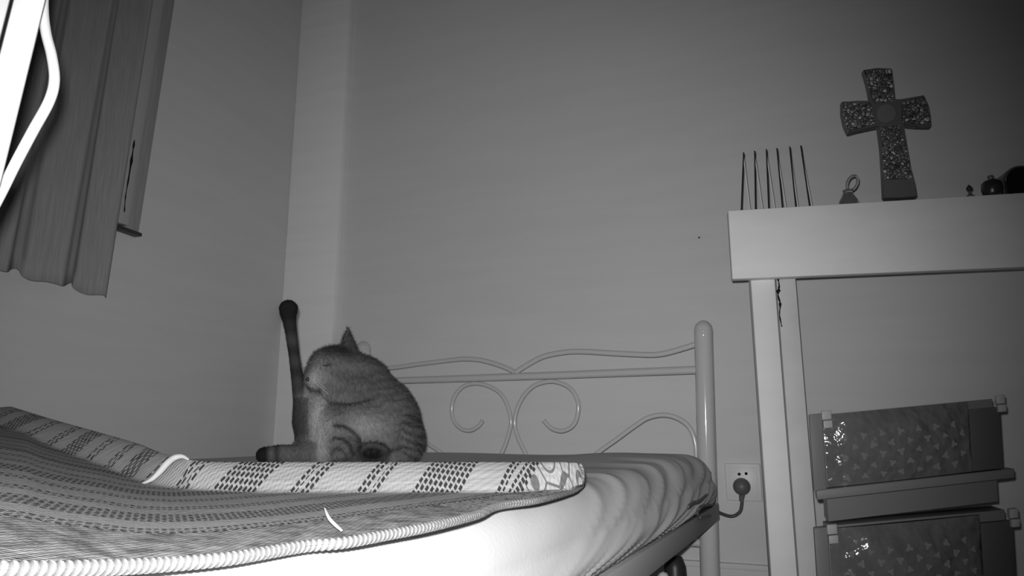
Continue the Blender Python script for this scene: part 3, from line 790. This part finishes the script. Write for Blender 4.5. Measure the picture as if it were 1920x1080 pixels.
# ---------------------------------------------------------------- the cat
import numpy as np
def cat():
    D0 = 1.18; s = .00089
    def C(px, py, dz): return np.array(Q(px, py, D0 + dz / 1000.0))
    ax = np.array([list(RT), list(FW), list(UP)])
    E, K, KC = [], [], []
    def el(px, py, dz, rx, ry, rz): E.append((C(px, py, dz), np.array([rx, rz, ry]) * s))
    def cap(*ch):
        KC.append([(C(*a[:3]), C(*b[:3]), a[3] * s, b[3] * s) for a, b in zip(ch, ch[1:])]); K.extend(KC[-1])
    el(705, 824, 10, 88, 60, 62); el(712, 772, 8, 62, 66, 52); el(676, 722, 0, 58, 54, 46); el(652, 702, -10, 46, 42, 40)
    el(742, 800, 8, 46, 66, 46)
    el(655, 727, -26, 50, 28, 32)
    el(624, 688, -30, 44, 38, 36); el(593, 703, -44, 19, 17, 19); el(606, 706, -48, 24, 20, 20); el(584, 710, -46, 12, 10, 14)
    el(665, 805, -22, 68, 58, 44)
    el(592, 800, -5, 37, 62, 38); el(590, 842, -8, 37, 26, 38)
    cap((577, 785, -8, 27), (566, 745, -10, 16), (558, 712, -12, 11), (552, 670, -14, 9.5), (546, 625, -16, 10.5), (541, 592, -18, 11.5))
    el(541, 584, -20, 12, 13, 11)
    for tx, ty in ((530, 577), (536, 571), (545, 570), (552, 576)): el(tx, ty, -24, 3.6, 4.6, 7)
    cap((654, 656, -22, 15), (652, 637, -22, 9.5), (652, 617, -21, 3.2))
    cap((606, 672, 12, 11), (602, 664, 16, 6), (600, 658, 18, 3))
    cap((632, 800, -46, 22), (642, 830, -58, 19), (672, 850, -72, 13)); el(700, 852, -80, 24, 13, 15)
    for tx, ty in ((683, 844), (694, 840), (706, 840), (717, 845)): el(tx, ty, -88, 7, 6, 8)
    el(765, 828, -16, 27, 44, 36); cap((770, 846, -40, 14), (738, 858, -62, 11), (722, 860, -68, 9))
    el(640, 852, -70, 15, 10, 14)
    cap((604, 852, -18, 17), (566, 852, -34, 16), (525, 851, -42, 16), (495, 853, -44, 13.5))
    def sdf(P, k=.009):
        acc = np.zeros(len(P))
        for c, r in E:
            q = (P - c) @ ax.T; k0 = np.linalg.norm(q / r, axis=1); k1 = np.linalg.norm(q / r ** 2, axis=1) + 1e-9
            acc += np.exp(-(k0 * (k0 - 1) / k1) / k * 2.2)
        for ch in KC:
            best = None
            for a, b, ra, rb in ch:
                ab = b - a; t_ = np.clip(((P - a) @ ab) / (ab @ ab), 0, 1); d = np.linalg.norm(P - a - t_[:, None] * ab, axis=1) - (ra + (rb - ra) * t_)
                best = d if best is None else np.minimum(best, d)
            acc += np.exp(-best / k * 2.2)
        return -np.log(acc + 1e-30) * k / 2.2
    bm = bmesh.new()
    M3 = Matrix(((RT.x, FW.x, UP.x), (RT.y, FW.y, UP.y), (RT.z, FW.z, UP.z))).to_4x4()
    for c, r in E:
        bmesh.ops.create_uvsphere(bm, u_segments=20, v_segments=12, radius=1, matrix=Matrix.Translation(Vector(c)) @ M3 @ Matrix.Diagonal((*r, 1)))
    for a, b, ra, rb in K:
        for k in range(9):
            t_ = k / 8; c = a + (b - a) * t_
            bmesh.ops.create_uvsphere(bm, u_segments=14, v_segments=9, radius=ra + (rb - ra) * t_, matrix=Matrix.Translation(Vector(c)))
    me = bpy.data.meshes.new('raw'); bm.to_mesh(me); bm.free()
    tmp = bpy.data.objects.new('raw', me); COL.objects.link(tmp)
    md = tmp.modifiers.new('r', 'REMESH'); md.mode = 'VOXEL'; md.voxel_size = .0022
    dg = bpy.context.evaluated_depsgraph_get(); me2 = bpy.data.meshes.new_from_object(tmp.evaluated_get(dg))
    bpy.data.objects.remove(tmp)
    n = len(me2.vertices); P = np.empty(n * 3); me2.vertices.foreach_get('co', P); P = P.reshape(-1, 3)
    def grad(P):
        h = .0006; g = np.stack([sdf(P + h * e) - sdf(P - h * e) for e in np.eye(3)], 1) / (2 * h)
        return g / (np.linalg.norm(g, axis=1)[:, None] + 1e-9)
    for it in range(5):
        g = grad(P); P = P - g * np.clip(sdf(P), -.003, .003)[:, None]
    g = grad(P)
    # pixel-like local coordinates on the cat, used for its coat pattern
    rel = P - np.array(CAM); cx = rel @ ax[0]; cd = rel @ ax[1]; cz = rel[:, 2]
    dep = cd * math.cos(PITCH) + cz * math.sin(PITCH)
    X = 960 + FPX * cx / dep; Y = 540 - FPX * (cz * math.cos(PITCH) - cd * math.sin(PITCH)) / dep
    nz = np.array([noise.noise(Vector((a * 60, b * 60, c * 60))) for a, b, c in P])
    nz2 = np.array([noise.noise(Vector((a * 300, b * 300, c * 130))) for a, b, c in P])
    P = P + g * (nz * .0014 * np.clip((X - 575) / 25, .1, 1) + nz2 * .0010 * np.clip((X - 560) / 25, .3, 1))[:, None]
    P[:, 2] = np.maximum(P[:, 2], ZM + .0025)
    front = -(g @ ax[1])
    def bl(x, y, rx, ry, rot=0):
        c_, s_ = math.cos(rot), math.sin(rot); u = (X - x) * c_ + (Y - y) * s_; v = -(X - x) * s_ + (Y - y) * c_
        return np.exp(-((u / rx) ** 2 + (v / ry) ** 2))
    Xn = X + nz * 8; Yn = Y + nz * 8
    a = np.full(n, .10)
    # darker saddle along the spine, fine tabby ticking
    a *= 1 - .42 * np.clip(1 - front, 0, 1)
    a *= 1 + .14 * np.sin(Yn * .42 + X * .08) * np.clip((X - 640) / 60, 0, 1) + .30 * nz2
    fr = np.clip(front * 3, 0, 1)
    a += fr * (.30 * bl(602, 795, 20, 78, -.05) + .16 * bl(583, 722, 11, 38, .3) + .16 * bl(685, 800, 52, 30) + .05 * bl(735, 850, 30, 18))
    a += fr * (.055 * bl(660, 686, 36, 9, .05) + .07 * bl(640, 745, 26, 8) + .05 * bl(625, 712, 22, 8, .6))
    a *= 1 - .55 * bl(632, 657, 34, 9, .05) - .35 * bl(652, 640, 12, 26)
    a *= 1 - .62 * np.exp(-((Y - (752 + 6 * np.sin((X - 620) / 20))) / 3.0) ** 2) * (X > 612) * (X < 695) * fr  # shade in the fold of chest over belly, painted into the coat
    a *= 1 - .5 * bl(617, 683, 7, 3)
    # dark raised foot and shank
    leg = (X < 574 - .05 * (Y - 640)) & (Y < 745)
    lf = np.clip((752 - Y) / 30, 0, 1) * leg
    a = a * (1 - lf) + lf * (.040 + .012 * np.sin(Y * .16))
    pw = np.clip((622 - Y) / 26, 0, 1) * leg; a = a * (1 - pw) + pw * .014
    a *= 1 - .45 * ((X < 578) & (Y > 745)) * np.clip((830 - Y) / 20, 0, 1)
    # bands on the folded leg and the right haunch
    def arc(cx_, cy_, r, w_, x0, x1, y0, y1): 
        d = np.hypot((Xn * .6 + X * .4) - cx_, (Yn * .6 + Y * .4) - cy_) - r
        return np.exp(-(d / w_) ** 2) * (X > x0) * (X < x1) * (Y > y0) * (Y < y1) * fr
    a *= 1 - .80 * arc(628, 852, 54, 4.5, 624, 678, 780, 848)
    a *= 1 - .80 * arc(628, 856, 35, 3.5, 624, 672, 800, 856)
    a *= 1 - .45 * arc(628, 860, 20, 3.0, 624, 660, 820, 866)
    hs = np.clip((X - 745) / 16, 0, 1) * (Y > 775)
    a *= 1 - .38 * hs * (np.sin((Yn - .35 * Xn) * .42) > .1)
    a *= 1 - .93 * np.clip(1.5 * bl(699, 850, 26, 14), 0, 1)
    for tx, ty in ((690, 848), (702, 846), (713, 850)): a += .02 * bl(tx, ty, 3, 3)
    a *= 1 - .5 * bl(588, 838, 8, 7)
    tl = (Y > 828) & (X < 596); tf = np.clip((600 - X) / 20, 0, 1) * tl
    a = a * (1 - tf) + tf * (.10 + .02 * nz2)
    a *= 1 - .6 * tl * np.exp(-((X - 519) / 6) ** 2); tt = tl * np.clip((508 - X) / 10, 0, 1); a = a * (1 - tt) + tt * .014
    a = np.clip(a, .008, .5)
    me2.vertices.foreach_set('co', P.ravel())
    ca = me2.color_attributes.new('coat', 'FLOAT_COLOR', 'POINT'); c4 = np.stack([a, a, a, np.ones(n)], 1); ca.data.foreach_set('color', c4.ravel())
    for p in me2.polygons: p.use_smooth = True
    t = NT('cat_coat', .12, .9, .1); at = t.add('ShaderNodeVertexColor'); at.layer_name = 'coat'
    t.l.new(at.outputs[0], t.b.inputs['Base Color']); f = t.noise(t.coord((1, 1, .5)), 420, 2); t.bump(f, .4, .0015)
    me2.materials.clear(); base = Vector(C(680, 850, 0)); base.z = ZM
    e = thing('cat', 'tabby cat sitting on the bed, one dark hind leg raised, head bent down grooming', 'cat', base)
    link('body', me2, t.m, e)
    # short fur standing off the coat
    me2.update(); rng = np.random.default_rng(5); tri = []
    F = len(me2.polygons); cen = np.empty(F * 3); me2.polygons.foreach_get('center', cen); cen = cen.reshape(-1, 3)
    nor = np.empty(F * 3); me2.polygons.foreach_get('normal', nor); nor = nor.reshape(-1, 3)
    vi = np.array([p.vertices[0] for p in me2.polygons]); col = a[vi]
    N = 70000; pick = rng.integers(0, F, N); pc, pn, pcol = cen[pick], nor[pick], col[pick]
    okm = pc[:, 2] > ZM + .006; pc, pn, pcol = pc[okm], pn[okm], pcol[okm]; N = len(pc)
    lie = np.array(list(RT)) * .35 + np.array([0, 0, -1.0]); lie = np.tile(lie, (N, 1)); 
    legm = ((pc - np.array(CAM)) @ ax[0] < (565 - 960) / FPX * 1.157)
    dirv = pn * .55 + (lie - pn * np.sum(lie * pn, 1)[:, None]) * .8 + rng.normal(0, .22, (N, 3)); dirv /= np.linalg.norm(dirv, axis=1)[:, None]
    ln = rng.uniform(.004, .0085, N) * np.where(legm, .4, 1)
    side = np.cross(dirv, rng.normal(0, 1, (N, 3))); side /= np.linalg.norm(side, axis=1)[:, None]
    wd = .00032
    V = np.stack([pc - side * wd - pn * .0005, pc + side * wd - pn * .0005, pc + dirv * ln[:, None]], 1).reshape(-1, 3)
    V[:, 2] = np.maximum(V[:, 2], ZM + .002)
    mf = bpy.data.meshes.new('fur'); mf.vertices.add(3 * N); mf.vertices.foreach_set('co', V.ravel())
    mf.loops.add(3 * N); mf.loops.foreach_set('vertex_index', np.arange(3 * N)); mf.polygons.add(N)
    mf.polygons.foreach_set('loop_start', np.arange(0, 3 * N, 3)); mf.update(calc_edges=True)
    cc = np.repeat(pcol * rng.uniform(.75, 1.3, N), 3); fa = mf.color_attributes.new('coat', 'FLOAT_COLOR', 'POINT')
    fa.data.foreach_set('color', np.stack([cc, cc, cc, np.ones(3 * N)], 1).ravel())
    link('fur', mf, t.m, e)['kind'] = 'stuff'
    # closed eye, nose, whiskers, inner ear
    def onface(px, py, dz): return Vector(C(px, py, dz))
    def surf(px, py):
        r = ray(px, py); dv = np.array(list(RT * r.x + FW * r.y + UP * r.z)); dv /= np.linalg.norm(dv); t0 = .9
        p = np.array(CAM) + dv * t0
        for _ in range(60):
            d = sdf(p[None])[0]; p = p + dv * max(d, 1e-5) * .8
            if d < 2e-4: break
        return Vector(p)
    bm = bmesh.new(); tube(bm, [surf(x, y) - FW * .0012 for x, y in ((606, 685), (610, 686), (614, 686), (618, 684))], .0009, 8); link('closed_eye', mesh(bm), M_DARK, e)
    bm = bmesh.new(); bmesh.ops.create_uvsphere(bm, u_segments=12, v_segments=8, radius=.0035, matrix=Matrix.Translation(surf(577, 711))); link('nose', mesh(bm), M_DARK, e)
    for k in range(4):
        p = surf(586, 706 + 3 * k); q = p + RT * (.02 + .004 * k) - FW * .02 + UP * (-.004 - .006 * k)
        bm = bmesh.new(); tube(bm, [p, p.lerp(q, .5) + UP * .002, q], .00025, 5); link('whisker', mesh(bm), M_WIREB, e)
cat()

# small nail marks on the walls
for (px, py, y_, lab) in ((553, 131, YP, 'tiny dark nail in the pale corner pillar, near the top'), (1311, 446, YW, 'tiny dark nail in the back wall above the bed post')):
    c = QP(px, py, Vector((0, y_, 0)), Vector((0, 1, 0))); bm = bmesh.new()
    lathe(bm, c, [(.001, -.001), (.0012, .002), (.0024, .0022), (.0022, .0034), (.0004, .0038)], 12, (Vector((1, 0, 0)), UP, Vector((0, -1, 0))))
    setp(link('nail', mesh(bm), M_DARK), lab, 'nail')
